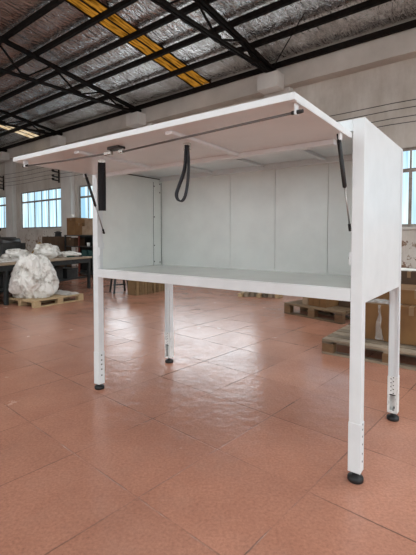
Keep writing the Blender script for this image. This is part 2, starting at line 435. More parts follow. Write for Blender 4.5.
# ring beam, columns with corbels
mb = MB(); mb.box(-U0, -U1, VW-.36, VW, 5.74, 6.52); struct('trim_1', mb, M['beam'])
TR = [.0, 5.9, 11.75, 17.25, 22.9]
for k, u in enumerate([0.0, 5.9, 11.7, 17.22, 23.05]):
    c = MB(); c.box(-u-.43, -u+.43, VW-.22, VW+.02, 0, 5.74)
    o = struct('trim_%d' % (k+2), c, M['column'], bevel=.02)
    c = MB(); c.box(-TR[k]-.33, -TR[k]+.33, VW-.78, VW-.36, 5.62, 6.06)
    q = c.build('corbel', M['column'], o, .015)

# windows
for k, (a, b, z0, z1) in enumerate(wins):
    w = MB(); y0, y1 = VW+.06, VW+.13; zt = z0 + (z1-z0)*.715
    w.box(-b, -a, y0, y1, z0, z0+.07); w.box(-b, -a, y0, y1, z1-.07, z1)
    w.box(-b, -b+.08, y0, y1, z0, z1); w.box(-a-.08, -a, y0, y1, z0, z1)
    o = struct('window_%d' % (k+1), w, M['winframe'])
    w = MB(); w.box(-b+.08, -a-.08, y0-.01, y1, zt-.04, zt+.05)
    n = 6 if k != 4 else 6
    w.build('transom', M['winframe'], o)
    w = MB()
    for i in range(1, n):
        x = -b + (b-a)*i/n; hw = .036 if i % 2 == 0 else .016
        w.box(x-hw, x+hw, y0, y1, z0+.07, zt-.04); w.box(x-.02, x+.02, y0, y1, zt+.05, z1-.07)
    w.build('mullion', M['winframe'], o)
    if k == 2: parts_ = ((a+.02, a+2.4, 'pane_bright'), (a+2.4, b-.02, 'pane'))
    else: parts_ = ((a+.02, b-.02, 'pane_bright' if k == 3 else 'pane'),)
    for ua, ub, mk in parts_:
        w = MB(); w.box(-ub, -ua, y0+.03, y0+.036, z0+.02, z1-.02); w.build('pane', M[mk], o)
    w = MB(); w.box(-b-.08, -a+.08, VW-.05, VW+.06, z0-.07, z0)
    w.build('sill', M['beam'], o, .01)

# purlins
ORD = ['lowest', 'second', 'third', 'fourth', 'fifth', 'sixth', 'seventh', 'eighth', 'ninth']
for k, v in enumerate(PV):
    z = roofz(v) + .03
    c = MB(); c.box(-U1+.05, -U0-.05, v-.035, v+.035, z-.15, z+.0); c.box(-U1+.05, -U0-.05, v-.06, v+.035, z-.155, z-.135)
    o = c.build('roof_purlin', M['iron'])
    o.rotation_euler = (0,0,-YB)
    tag(o, '%s dark steel purlin counted up from the window wall under the foil roof' % ORD[k], 'purlin', 'roof purlins')

# trusses
TN = ['dark steel roof truss standing on the corbel above the flap corner', 'dark steel roof truss landing left of the amber skylight strip',
      'dark steel roof truss landing above the window at left', 'dark steel roof truss at the far left edge by the pale skylight',
      'dark steel roof truss at the right end beyond the display stand']
for k, u in enumerate([5.9, 11.75, 17.25, 22.9, 0.0]):
    t = thing('roof_truss', TN[k], 'truss', tuple(hall(u, 10.3)), -YB, 'roof trusses')
    def P(v, z): return Vector((0, v-10.3, z))
    zb = 6.11
    def zt(v): return roofz(v) - .17
    c = MB()
    for sx in (-.055, .055): c.bar(P(10.42, zt(10.42)) + Vector((sx,0,0)), P(2.2, zt(2.2)) + Vector((sx,0,0)), .07, .075)
    c.build('top_chord', M['iron'], t)
    c = MB()
    for sx in (-.045, .045): c.bar(P(10.3, zb) + Vector((sx,0,0)), P(2.2, zb+.02) + Vector((sx,0,0)), .055, .06)
    c.build('bottom_chord', M['iron'], t)
    c = MB(); c.box(-.13, .13, -.22, .12, 6.06, 6.085); c.box(-.02, .02, -.28, .14, 6.08, zt(10.3)); c.build('heel_plate', M['iron'], t)
    bot = [9.45, 7.7, 5.9, 4.1]; top = [10.3, 8.7, 6.8, 5.0, 3.1]
    for i, vb in enumerate(bot):
        for vt in (top[i], top[i+1]):
            MB().bar(P(vb, zb), P(vt, zt(vt)), .045, .045, (1,0,0)).build('web_bar', M['iron'], t)
        MB().box(-.012, .012, vb-10.3-.13, vb-10.3+.13, zb-.05, zb+.13).build('gusset', M['iron'], t)

# thin sag-rod braces between truss and purlin
for a, b, lab in (((4.15, 8.7, 6.55), (5.75, 10.1, 6.22), 'thin dark brace rod slanting from the flap-corner truss up to the right'),):
    c = MB(); c.tube([hall(*a), hall(*b)], .014, 8); o = c.build('brace_rod', M['iron']); tag(o, lab, 'brace')

# wall wires and insulator brackets
for k, (u, zs, lab) in enumerate(((23.62, (4.80, 4.57, 4.36, 4.16), 'black insulator bracket with four arms on the leftmost column'),
                                  (17.75, (4.66, 4.50, 4.26, 4.10), 'black insulator bracket with four arms beside the flap on the wall'))):
    t = thing('insulator_bracket', lab, 'insulator', tuple(hall(u, VW-.22)), -YB, 'insulator brackets')
    MB().box(-.03, .03, -.05, .0, zs[-1]-.1, zs[0]+.1).build('backplate', M['iron'], t)
    for z in zs:
        c = MB(); c.tube([(0,-.03,z), (0,-.36,z+.02)], .035, 8); c.lathe([(.05,0),(.075,.03),(.06,.09),(.03,.1)], 10, Matrix.Translation((0,-.33,z+.01))); c.build('insulator_arm', M['black'], t)
for k, (zl, zr) in enumerate(((4.80, 4.49), (4.57, 4.33), (4.36, 4.13), (4.16, 3.99))):
    c = MB(); pts = []
    for i in range(25):
        s = i/24; u = 24.0 + (-3 - 24.0)*s; z = zl + (zr-zl)*min(1, s*1.25) + .1 - .05*sin(pi*((s*5) % 1))
        pts.append(hall(u, VW-.50, z))
    c.tube(pts, .009, 6); o = c.build('wall_cable', M['wire'])
    tag(o, '%s of four thin dark cables strung along the window wall' % ('topmost', 'second from top', 'third from top', 'lowest')[k], 'cable', 'wall cables')

# ------------------------------------------------------------------ the display stand, local x = -a (a runs left from the right front post), y = b (to the back)
YS = .642
W, D, ZT = 2.374, 1.012, 2.05
PW, PD = .066, .062
st = thing('display_stand', 'tall white steel market stand with raised flap, open counter and four legs', 'market stand', (.8552, 2.1855, 0), -YS)
def bx(c, a0, a1, b0, b1, z0, z1): return c.box(-a0, -a1, b0, b1, z0, z1)
def foot(parent, a, b, r=.044):
    m = Matrix.Translation((-a, b, 0))
    MB().lathe([(r*.93, 0), (r, .006), (r, .022), (r*.9, .029), (r*.5, .031), (r*.36, .044), (.010, .046), (.010, .05)], 28, m).build('levelling_foot', M['black'], parent)
    MB().lathe([(.0085, .044), (.0085, .085)], 10, m).build('threaded_stem', M['steel'], parent)
# front posts
for a0, zl in ((0, .060), (W-PW, .049)):
    c = MB(); bx(c, a0, a0+PW, 0, PD, .30, ZT)
    p = c.build('front_post', M['white'], st, .003)
    c = MB(); e = .0022; bx(c, a0-e, a0+PW+e, -e, PD+e, zl, .345); s = c.build('leg_sleeve', M['white'], p, .002)
    c = MB()
    if a0 == 0:   # adjusting holes on the outer side face
        for z in (.33, .30, .26, .215, .16, .115): bx(c, a0-e-.0006, a0, .030, .040, z, z+.010)
        for z in (.31, .27, .22, .17, .13): bx(c, a0+PW, a0+PW+e+.0006, .026, .036, z, z+.010)
    else:         # on the inner side face
        for z in (.31, .265, .225, .18, .125): bx(c, a0-e-.0006, a0, .024, .038, z, z+.012)
    c.build('adjusting_hole', M['hole'], p)
    foot(p, a0+PW/2, PD/2)
# rear legs: open channels
for a0 in (0, W-PW):
    c = MB(); zl = .06; t = .005; b0, b1 = D-PD, D
    bx(c, a0+t, a0+PW-t, b0+.012, b1-.001, .30, ZT-.02)
    for (q0, q1, r0, r1) in ((a0, a0+t, b0, b1), (a0+PW-t, a0+PW, b0, b1), (a0, a0+.012, b0, b0+t), (a0+PW-.012, a0+PW, b0, b0+t)):
        bx(c, q0, q1, r0, r1, .30, ZT-.02)
    p = c.build('rear_leg', M['white'], st)
    c = MB(); e = .0025
    for (q0, q1, r0, r1) in ((a0-e, a0+PW+e, b1, b1+e), (a0-e, a0+.001, b0-e, b1+e), (a0+PW, a0+PW+e, b0-e, b1+e), (a0-e, a0+.015, b0-e, b0), (a0+PW-.015, a0+PW+e, b0-e, b0)):
        bx(c, q0, q1, r0, r1, zl, .34)
    bx(c, a0+.004, a0+PW-.004, b0+.035, b0+.040, zl, .34); bx(c, a0, a0+PW, b0, b1, zl, zl+.006); bx(c, a0, a0+PW, b0-e, b0+.006, zl, zl+.016)
    s = c.build('leg_sleeve', M['scuffed'], p)
    c = MB()
    for z in (.33, .30, .27, .24, .21, .17): 
        bx(c, a0+.022, a0+.030, b0-e-.0008, b0+.034, z, z+.007) if z > .2 else None
        bx(c, a0+.040, a0+.047, b0-e-.0008, b0+.034, z-.012, z-.005) if z > .2 else None
    bx(c, a0+.010, a0+PW-.010, b0-e, b0, .196, .203); bx(c, a0+.018, a0+.03, b0+.03, b0+.036, .085, .10)
    c.build('adjusting_hole', M['hole'], p)
    c = MB(); bx(c, a0+.012, a0+PW-.012, b0-.001, b0+.003, .205, .34); c.build('adjusting_plate', M['scuffed'], p)
    foot(p, a0+PW/2, D-PD/2, .044)
# side panels
for a0, a1, s in ((.0015, .030, 0), (W-.0015, W-.030, 1)):
    c = MB(); bx(c, a0, a1, PD+.0012, D-.012, 1.025, ZT-.001); p = c.build('side_panel', M['white'], st, .002)
    c = MB(); ai = .0305 if s == 0 else W-.0305
    bx(c, ai, ai+(.0025 if s == 0 else -.0025), PD, .88, 1.098, 2.02); c.build('inner_lining', M['inner'], p)
# roof, header, ceiling ribs
c = MB(); bx(c, .004, W-.004, .004, D-.004, ZT-.022, ZT-.001); rf = c.build('roof_panel', M['white'], st, .002)
c = MB(); bx(c, PW, W-PW, .001, .028, 1.985, ZT-.001); c.build('header_board', M['white'], st, .002)
for a in (.55, 1.10, 1.66):
    c = MB(); bx(c, a-.022, a+.022, .03, .87, 2.005, ZT-.022); c.build('ceiling_rib', M['white'], rf, .003)
c = MB(); bx(c, .03, W-.03, .835, .875, 1.985, ZT-.022); c.build('rear_rail', M['white'], rf, .003)
c = MB(); bx(c, W-.042, W-.03, .05, .86, 2.003, 2.012); c.build('gap_shade_strip', M['darksteel'], rf)  # dark strip painted in for the shaded gap between ceiling and left wall
# back panels
for a0, a1 in ((2.345, 1.4605), (1.4575, .9905), (.9875, .5205), (.5175, .03)):
    c = MB(); bx(c, a0, a1, .872, .900, 1.085, 2.02); c.build('back_panel', M['inner'], st, .0015)
c = MB(); bx(c, .03, W-.03, .902, D-.01, 1.04, ZT-.02); c.build('back_cladding', M['white'], st)
c = MB(); bx(c, .035, W-.035, .853, .872, 1.095, 1.108); c.build('back_kick_strip', M['inner'], st, .002)
# corner channel, back left
c = MB(); bx(c, W-.033, W-.040, .725, .868, 1.0975, 1.978); cc = c.build('corner_channel', M['inner'], st, .003)
c = MB(); bx(c, W-.040, W-.041, .736, .741, 1.0975, 1.97); bx(c, W-.040, W-.041, .852, .858, 1.0975, 1.97)
for z in (1.92, 1.60, 1.30, 1.13): bx(c, W-.040, W-.0412, .745, .757, z, z+.012)
for z in (1.95, 1.86, 1.12): bx(c, W-.040, W-.0412, .828, .840, z, z+.012)
c.build('slot', M['darksteel'], cc)
# counter
c = MB(); bx(c, .03, W-.03, .02, .90, 1.070, 1.096); tt = c.build('counter_top', M['top'], st)
c = MB(); bx(c, PW, W-PW, .001, .02, 1.033, 1.1065); bx(c, PW, W-PW, .02, .035, 1.033, 1.045); c.build('counter_apron', M['white'], st, .0025)
for a in (.03, W-.07):
    c = MB(); bx(c, a, a+.04, .062, .95, 1.035, 1.07); c.build('counter_bearer', M['white'], tt)
c = MB(); bx(c, PW, W-PW, D-.06, D-.02, 1.0, 1.04); c.build('rear_bearer', M['white'], tt)
# small hinge plates on the posts
c = MB(); bx(c, PW, PW+.014, .002, .034, 1.243, 1.312); hp = c.build('latch_plate', M['white'], st, .003)
c = MB(); bx(c, PW+.010, PW+.0155, .006, .016, 1.272, 1.286); c.build('latch_hole', M['darksteel'], hp)
c = MB(); bx(c, W-.032, W-.044, .045, .095, 1.29, 1.345); hp = c.build('latch_plate', M['white'], st, .003)
c = MB(); bx(c, W-.044, W-.0455, .062, .072, 1.31, 1.322); c.build('latch_hole', M['darksteel'], hp)
c = MB(); bx(c, W-PW, W-PW-.012, .008, .040, 1.115, 1.235); bx(c, W-PW, W-PW-.020, .008, .03, 1.235, 1.30); c.build('flap_catch', M['white'], st, .003)

# flap
FZ = lambda b: 1.975 - b*.012           # top face
FA0, FA1, FB = PW+.002, W-PW-.002, -.755
def fbox(c, a0, a1, b0, b1, d0, d1):    # d measured down from the top face
    n = len(c.v); bx(c, a0, a1, b0, b1, 0, 1)
    for q in c.v[n:]:
        q.z = FZ(q.y) - (d1 if q.z < .5 else d0)
c = MB(); fbox(c, FA0, FA1, FB, -.003, 0, .031); flap = c.build('flap', M['white'], st, .002)
c = MB(); fbox(c, FA0+.085, FA1-.05, -.056, -.006, .031, .060); c.build('rear_stiffener', M['white'], flap, .003)
for a in (.80, 1.60):
    c = MB(); fbox(c, a-.024, a+.024, FB+.05, -.05, .031, .050); c.build('stiffener', M['white'], flap, .003)
for a in (FA0+.012, FA1-.012):
    c = MB(); fbox(c, a-.011, a+.011, FB+.02, -.05, .031, .034); c.build('edge_fold', M['white'], flap)
# lock rods and brackets
def fp(a, b, d): return Vector((-a, b, FZ(b)-d))
def bracket(a, b):
    c = MB(); fbox(c, a-.004, a+.004, b-.016, b+.016, .031, .078); return c.build('rod_bracket', M['white'], flap, .002)
b1 = bracket(.085, -.70); b2 = bracket(2.20, -.715)
MB().tube([fp(.055,-.70,.066), fp(.07,-.70,.066), fp(.105,-.70,.066)], [.0075,.009,.008], 14).build('rod_end', M['black'], b1)
MB().tube([fp(2.17,-.715,.066), fp(2.235,-.715,.068)], .008, 12).build('rod_end', M['black'], b2)
MB().tube([fp(.09,-.70,.066), fp(.7,-.66,.066), fp(1.26,-.612,.064)], .0055, 10).build('lock_rod', M['rod'], flap)
MB().tube([fp(1.395,-.632,.064), fp(1.8,-.675,.070), fp(2.20,-.715,.068)], .0055, 10).build('lock_rod', M['rod'], flap)
c = MB(); fbox(c, 1.255, 1.36, -.655, -.595, .031, .048); lk = c.build('lock_case', M['darksteel'], flap, .004)
c = MB(); fbox(c, 1.255, 1.29, -.625, -.600, .045, .072); fbox(c, 1.345, 1.41, -.640, -.615, .05, .074); c.build('lock_cam', M['nickel'], lk, .003)
# strap loops
def strap_plate(a, b, wdir):
    c = MB(); c.box(-.024, .024, -.003, .003, -.034, .010, Matrix.Translation((-a, b, FZ(b)-.052)) @ Matrix.Rotation(wdir, 4, 'Z'))
    return c
p1 = (1.605, -.50); fr = YS           # this strap faces the camera
strap_plate(*p1, .78).build('strap_plate', M['nickel'], flap, .001)
wd = Vector((cos(.78), sin(.78), 0)); nrm = Vector((-sin(.78), cos(.78), 0))
pts = []; z0 = FZ(p1[1]) - .075; Ls = .315
for i in range(14):
    s = i/13; pts.append((Vector((-p1[0], p1[1], z0 - Ls*s)) - nrm*(.006 + .012*sin(pi*s)), wd))
for k in range(1, 8):
    a = pi*k/8; pts.append((Vector((-p1[0], p1[1], z0 - Ls - .012*sin(a))) - nrm*(.006*cos(a)), wd))
for i in range(14):
    s = 1 - i/13; pts.append((Vector((-p1[0], p1[1], z0 - Ls*s)) + nrm*(.006 + .012*sin(pi*s)), wd))
c = MB()
c.ribbon(pts, .050, .004); c.build('pull_strap', M['webbing'], flap)
p2 = (.852, -.49)
strap_plate(*p2, .25).build('strap_plate', M['nickel'], flap, .001)
# teardrop loop, hanging with its opening across the view
px = ((-.8,0),(-1.3,9),(-1.8,18),(-3,26),(-5.5,34),(-8.5,42),(-10.6,48),(-11,52),(-9.8,55.5),(-7.2,57.5),(-4.4,56.5),(-2.2,52.5),(-.6,46),(.6,38),(1.3,30),(1.6,22),(1.5,14),(1.2,7),(.8,0))
X = Vector((cos(YS), sin(YS), 0)); Yd = Vector((-sin(YS), cos(YS), 0)); z0 = FZ(p2[1]) - .058
raw = [Vector((-p2[0], p2[1], z0 - .00555*y)) + X*(.00555*x) for x, y in px]
pts = []
for i in range(len(raw)-1):   # smooth through the points
    q0, q1, q2, q3 = raw[max(i-1,0)], raw[i], raw[i+1], raw[min(i+2, len(raw)-1)]
    for k in range(4):
        h = k/4; pts.append(.5*((2*q1) + (q2-q0)*h + (2*q0-5*q1+4*q2-q3)*h*h + (3*q1-q0-3*q2+q3)*h**3))
pts.append(raw[-1])
c = MB(); c.ribbon([(p, Yd + X*(.30 if i < len(pts)*.5 else .22)) for i, p in enumerate(pts)], .036, .008); c.build('pull_strap', M['strap2'], flap)
# gas struts
for (A, Mid, B, a_s) in ((Vector((-.092, -.155, 1.930)), None, Vector((-.088, .045, 1.440)), .02), (Vector((-2.283, -.135, 1.928)), None, Vector((-2.290, .060, 1.434)), -.02)):
    d = (B-A).normalized(); Lg = (B-A).length
    c = MB(); c.tube([A, A+d*.02, A+d*.02, A+d*.275, A+d*.282], [.006, .006, .0115, .0115, .008], 16); g = c.build('gas_strut', M['black'], st)
    MB().tube([A+d*.275, B-d*.02], .0042, 10).build('piston_rod', M['steel'], g)
    MB().tube([B-d*.034, B+d*.008], .008, 12).build('end_socket', M['black'], g)
    MB().tube([A-d*.012, A+d*.02], .009, 12).build('end_socket', M['black'], g)
    c = MB(); ab = -A.x - a_s*.45
    fbox(c, ab-.004, ab+.004, A.y-.018, A.y+.022, .031, .068); c.tube([A, Vector((-ab, A.y, A.z))], .005, 8); c.build('strut_bracket', M['white'], g, .001)
    c = MB(); s = 1 if a_s > 0 else -1
    e = Vector((-PW, B.y, B.z)) if s > 0 else Vector((-(W-.030), B.y, B.z))
    c.tube([B, e], .005, 8); c.build('ball_stud', M['steel'], g)

# ------------------------------------------------------------------ pallets
def pallet(label, loc, rz, m, lx=1.2, ly=1.0, group='wooden pallets', mblk=None, tall=1.0):
    """origin at one bottom corner, boards along x, gaps shown on the long side"""
    t = thing('wooden_pallet', label, 'pallet', loc, rz, group); t.scale.z = tall
    for k, y in enumerate((0, ly/2-.05, ly-.1)):
        MB().box(0, lx, y, y+.1, 0, .02).build('bottom_board', m, t, .002)
        for x in (0, lx/2-.07, lx-.14): MB().box(x, x+.14, y, y+.1, .02, .098).build('block', mblk or m, t, .003)
    for x in (0, lx/2-.06, lx-.12): MB().box(x, x+.12, 0, ly, .098, .118).build('cross_board', m, t, .002)
    n = 7; w = ly/n
    for i in range(n):
        MB().box(0, lx, i*w+.004, (i+1)*w-.026, .118, .140 + .002*random.random()).build('deck_board', m, t, .002)
    return t
def cbox(label, loc, rz, sx, sy, sz, m, group=None, open_top=False, tape=True):
    """a closed carton; origin at one bottom corner"""
    t = thing('cardboard_box', label, 'box', loc, rz, group)
    MB().box(0, sx, 0, sy, 0, sz).build('carton', m, t, .004)
    c = MB(); c.box(0, sx/2-.003, 0, sy, sz, sz+.004); c.box(sx/2+.003, sx, 0, sy, sz, sz+.004); c.build('flap', m, t)
    if tape:
        c = MB(); c.box(sx/2-.025, sx/2+.025, -.0012, sy+.0012, sz+.004, sz+.0055); c.box(sx/2-.025, sx/2+.025, -.0015, 0, sz-.09, sz+.005); c.build('tape', M['tape'], t)
    return t

# left pallet: corner (-3.38, 7.70), long edge towards (-2.72, 8.76)
ea = math.atan2(1.06, .66)
pallet('pale wooden pallet under the big white plastic bundle', (-3.38, 7.70, 0), ea, M['lightwood'])
Rl = Matrix.Rotation(ea, 4, 'Z')
def onl(x, y, z): return Vector((-3.38, 7.70, 0)) + Rl @ Vector((x, y, z))

def blob(name, mtl, loc, size, seed, amp=.18, sub=5, flat=True, fine=.05, scale=1.6, flare=.16):
    """crumpled bag or bundle, flat where it rests; origin at its base"""
    bm = bmesh.new(); bmesh.ops.create_icosphere(bm, subdivisions=sub, radius=1)
    for v in bm.verts:
        d = v.co.normalized(); q = d*scale + Vector((seed*3.1, seed*1.7, seed*.9))
        r = 1 + amp*(noise.noise(q)*1.2) + fine*(1-2*abs(noise.noise(q*2.6))) + fine*.5*(1-2*abs(noise.noise(q*6)))
        p = d*r
        p = Vector((p.x*size[0]/2, p.y*size[1]/2, p.z*size[2]/2 + size[2]*.42))
        if p.z < 0: p.z = .0 + .0*p.z
        if flat:
            k = max(0, 1 - p.z/size[2]); p.x *= 1 + flare*k; p.y *= 1 + flare*k
        v.co = p
    me = bpy.data.meshes.new(name); bm.to_mesh(me); bm.free()
    for p in me.polygons: p.use_smooth = True
    me.materials.append(mtl); o = bpy.data.objects.new(name, me); C.objects.link(o); o.location = loc
    return o
def sheet(name, mtl, loc, rz, sx, sy, seed, amp=.03, n=26):
    """a crumpled plastic sheet with thickness, origin at one corner of its base"""
    c = MB(); 
    for i in range(n+1):
        for j in range(n+1):
            x = i/n; y = j/n; q = Vector((x*3+seed, y*3, seed*2.0))
            e = 1 + .10*noise.noise(q*1.5)
            edge = min(1, 6*min(x, 1-x, y, 1-y))
            z = .006 + max(0, amp*(.6+noise.noise(q*1.4)) + amp*.7*abs(noise.noise(q*3.5)))*edge
            c.v.append(Vector((x*sx*e, y*sy*e, z)))
    for i in range(n):
        for j in range(n):
            k = i*(n+1)+j; c.f.append([k, k+n+1, k+n+2, k+1]); c.s.append(True)
    o = c.build(name, mtl); o.location = loc; o.rotation_euler = (0,0,rz)
    s = o.modifiers.new('thick', 'SOLIDIFY'); s.thickness = .005; s.offset = -1
    return o
o = blob('plastic_bundle', M['plastic'], onl(.35, .55, .142), (.59, .59, .95), 2.3, .24, 6, fine=.10, flare=.42)
tag(o, 'big heap of white polythene wrapped into a bundle on a pallet', 'plastic bundle')
o = sheet('plastic_sheet', M['film'], onl(.80, .06, .142), ea, .36, .82, 4.1, .035); tag(o, 'dusty plastic sheet lying flat beside the white bundle on the pallet', 'plastic sheet')

# ------------------------------------------------------------------ long work table at left
tr = math.atan2(.95, .31)      # its long direction
t = thing('work_table', 'long wooden topped work table on grey steel legs behind the plastic bundle', 'table', (-4.14, 7.87, 0), tr)
LT, WT = 3.1, 1.35
MB().box(-1.6, LT, -.03, WT, .815, .86).build('table_top', M['bench'], t, .006)
c = MB(); c.box(-1.55, LT-.05, .0, .05, .70, .815); c.box(-1.55, LT-.05, WT-.09, WT-.04, .70, .815); c.box(LT-.1, LT-.05, 0, WT-.04, .70, .815); c.build('apron', M['greyiron'], t, .004)
for x in (-1.5, .15, LT-.12):
    for y in (0, WT-.11): MB().box(x, x+.07, y, y+.07, 0, .70).build('leg', M['greyiron'], t, .004)
MB().box(-.0, LT-.06, .06, .09, .30, .34).build('stretcher', M['greyiron'], t)
MB().box(.1, LT-.1, .12, WT-.15, .28, .30).build('lower_shelf', M['greyiron'], t)
Rt = Matrix.Rotation(tr, 4, 'Z')
def ont(x, y, z=.861): return Vector((-4.14, 7.87, 0)) + Rt @ Vector((x, y, z))
o = sheet('plastic_sheet', M['plastic'], ont(.15, .22), tr, 1.05, .8, 9.0, .05); tag(o, 'white polythene sheet spread flat on the left end of the work table', 'plastic sheet')
for (x, y, s, seed, lab, mt, nm, cat) in (
    (1.5, 1.0, (.50,.42,.25), 1.2, 'low white plastic bag slumped on the work table behind the bundle', 'plastic', 'plastic_bag', 'plastic bag'),
    (1.98, .55, (.54,.42,.40), 5.3, 'tallest white plastic bag, peaked, standing on the work table', 'plastic', 'plastic_bag', 'plastic bag'),
    (2.45, .98, (.36,.32,.17), 7.7, 'small white plastic bag right behind the peaked one on the table', 'film', 'plastic_bag', 'plastic bag'),
    (2.78, .50, (.46,.44,.15), 8.8, 'flat white plastic bag lying near the right end of the table', 'plastic', 'plastic_bag', 'plastic bag')):
    o = blob(nm, M[mt], ont(x, y), s, seed, .3, 5, fine=.08, scale=2.0); tag(o, lab, cat, 'plastic bags on the work table')
t2 = thing('hand_tool', 'dark green handled tool lying near the right end of the work table', 'tool', tuple(ont(2.35, .22, .861)), tr-.5)
MB().tube([(0,0,.022), (.06,0,.026), (.20,0,.022)], [.018,.022,.016], 10).build('handle', M['greentool'], t2)
MB().box(.19, .42, -.012, .012, .004, .022).build('blade', M['darksteel'], t2, .003)
cbox('small flat brown box on the table just left of the peaked bag', tuple(ont(1.28, .12)), tr+.1, .22, .16, .06, M['card2'], tape=False)

for (x, y, z, sx, sy, sz, lab) in ((.35,.35,.301,.55,.5,.30,'dark steel parts box on the lower shelf behind the bundle'), (1.05,.25,.301,.50,.6,.24,'dark steel parts box in the middle of the lower table shelf'),
        (1.75,.35,.301,.6,.5,.33,'dark steel parts box on the lower shelf toward the stand'), (2.45,.30,.301,.45,.6,.26,'dark steel parts box at the right end of the lower shelf'),
        (.5,1.6,0,.8,.5,.62,'dark steel chest on the floor behind the work table, left one'), (1.5,1.6,0,.9,.5,.58,'dark steel chest on the floor behind the work table, middle one'), (2.6,1.55,0,.8,.5,.64,'dark steel chest on the floor behind the work table, nearest the stand')):
    tb = thing('parts_box' if z else 'steel_chest', lab, 'box', tuple(ont(x, y, z)), tr, 'dark parts boxes at the work table')
    MB().box(0, sx, 0, sy, 0, sz*.8).build('box_body', M['machine'], tb, .006)
    MB().box(-.006, sx+.006, -.006, sy+.006, sz*.8, sz).build('lid', M['machine'], tb, .006)
    MB().box(sx*.4, sx*.6, -.03, -.006, sz*.84, sz*.9).build('handle', M['darksteel'], tb, .003)

# ------------------------------------------------------------------ far left: machine, sack, lamp, shelving
def at(u, v, z=0): return tuple(hall(u, v, z))
t = thing('metalworking_machine', 'dark machine tool with motor and guard at far left below window', 'machine', at(14.4, 6.3), -YB)
MB().box(-.3, .95, -.4, .5, 0, .62).build('cabinet_base', M['machine'], t, .02)
MB().box(-.3, .85, -.36, .46, .62, 1.18).build('bed', M['machine'], t, .03)
MB().box(-.1, .45, -.25, .35, 1.18, 1.38).build('headstock', M['machine'], t, .04)
MB().tube([(.35,-.45,1.05), (.35,.4,1.05)], .17, 20).build('spindle', M['darksteel'], t)
MB().tube([(.68,-.32,1.20), (.68,.30,1.20)], .15, 20).build('motor', M['darksteel'], t)
MB().tube([(.12,-.1,1.38), (.05,-.1,1.56), (.2,-.1,1.66)], .035, 10).build('lever', M['iron'], t)
o = blob('ochre_sack', M['ochre'], at(12.98, 6.95, .0), (.52,.52,1.22), 3.3, .2, 5); tag(o, 'ochre brown sack heaped up behind the plastic bags', 'sack')
t = thing('wall_lamp', 'small dark lamp head on a pale stalk in front of the wall left', 'lamp', at(16.3, 9.6), -YB)
MB().lathe([(.16,0),(.16,.03),(.03,.05),(.025,1.1),(.06,1.12),(.07,1.2),(.04,1.24)], 16).build('stalk', M['beam'], t)
MB().lathe([(.05,1.24),(.12,1.28),(.15,1.40),(.13,1.54),(.18,1.58),(.05,1.64)], 16).build('lamp_head', M['black'], t)
# shelving unit
t = thing('storage_rack', 'dark steel storage rack loaded with bins and boxes left of the stand', 'rack', at(12.4, 8.1), -YB-.05)
c = MB()
for x in (-.95, 0, .95):
    for y in (0, .6): MB().box(x-.025, x+.025, y-.025, y+.025, 0, 1.46).build('upright', M['redpaint'] if (x == 0 and y == 0) else M['machine'], t)
for z in (.1, .62, 1.02, 1.42): MB().box(-.98, .98, -.03, .63, z, z+.035).build('shelf', M['machine'], t)
MB().box(-.98, .98, .63, .65, 0.05, 1.44).build('back_sheet', M['machine'], t)
Rr = Matrix.Rotation(-YB-.05, 4, 'Z')
def onr(x, y, z): return Vector(at(12.4, 8.1)) + Rr @ Vector((x, y, z))
for (x, z, lab) in ((.10, 1.056, 'dark teal bin on the rack right of the red upright'), (.55, 1.056, 'dark teal bin at the right end of the rack nearest the stand')):
    tb = thing('storage_bin', lab, 'bin', tuple(onr(x, .03, z-.4)), -YB-.05, 'teal storage bins')
    c = MB(); c.box(0, .36, 0, .5, 0, .012); c.box(0, .012, 0, .5, 0, .26); c.box(.348, .36, 0, .5, 0, .26); c.box(0, .36, 0, .012, 0, .24); c.box(0, .36, .488, .5, 0, .26); c.build('bin_body', M['teal'], tb, .004)
    MB().box(-.008, .368, -.012, .0, .24, .265).build('rim', M['teal'], tb, .003)
for (x, y, z, sx, sy, sz, mk, lab) in (
    (-.93, .05, 1.457, .62, .5, .62, 'card', 'tallest brown carton on top of the storage rack at its left end'),
    (-.28, .05, 1.457, .42, .5, .42, 'card', 'middle brown carton on top of the storage rack'),
    (.18, .02, 1.457, .72, .5, .30, 'card3', 'wide low pale carton on the rack beside the stand post'),
    (.22, .10, 1.7640, .60, .4, .26, 'card3', 'pale carton stacked on the wide low one beside the stand post'),
    (-.90, .02, 1.056, .5, .45, .30, 'card2', 'dark carton inside the rack left of the red upright')):
    cbox(lab, tuple(onr(x, y, z)), -YB-.05, sx, sy, sz, M[mk], 'cartons on the storage rack')
for (x, z, lab) in ((-.62, 2.085, 'white cup on top of the tallest rack carton'), (.42, 1.057, 'white cup standing inside the dark rack')):
    tc_ = thing('white_cup', lab, 'cup', tuple(onr(x, .12, z)), 0, 'white cups on the rack')
    MB().lathe([(.045,0),(.06,.13),(.054,.13),(.04,.01)], 16).build('cup_body', M['paper'], tc_)
# brown cabinet left of the rack
t = thing('wooden_cabinet', 'low dark brown wooden cabinet between the window and storage rack', 'cabinet', at(14.12, 8.0), -YB)
MB().box(-.62, .62, 0, .5, .06, 1.40).build('carcass', M['card2'], t, .008)
for x in (-.6, .01): 
    d = MB().box(x, x+.59, -.018, 0, .1, 1.36).build('door', M['card2'], t, .004)
    MB().box(x+(.52 if x < 0 else .04), x+(.55 if x < 0 else .07), -.04, -.018, .68, .80).build('handle', M['darksteel'], d)
MB().box(-.58, .58, .03, .47, 0, .06).build('plinth', M['machine'], t)

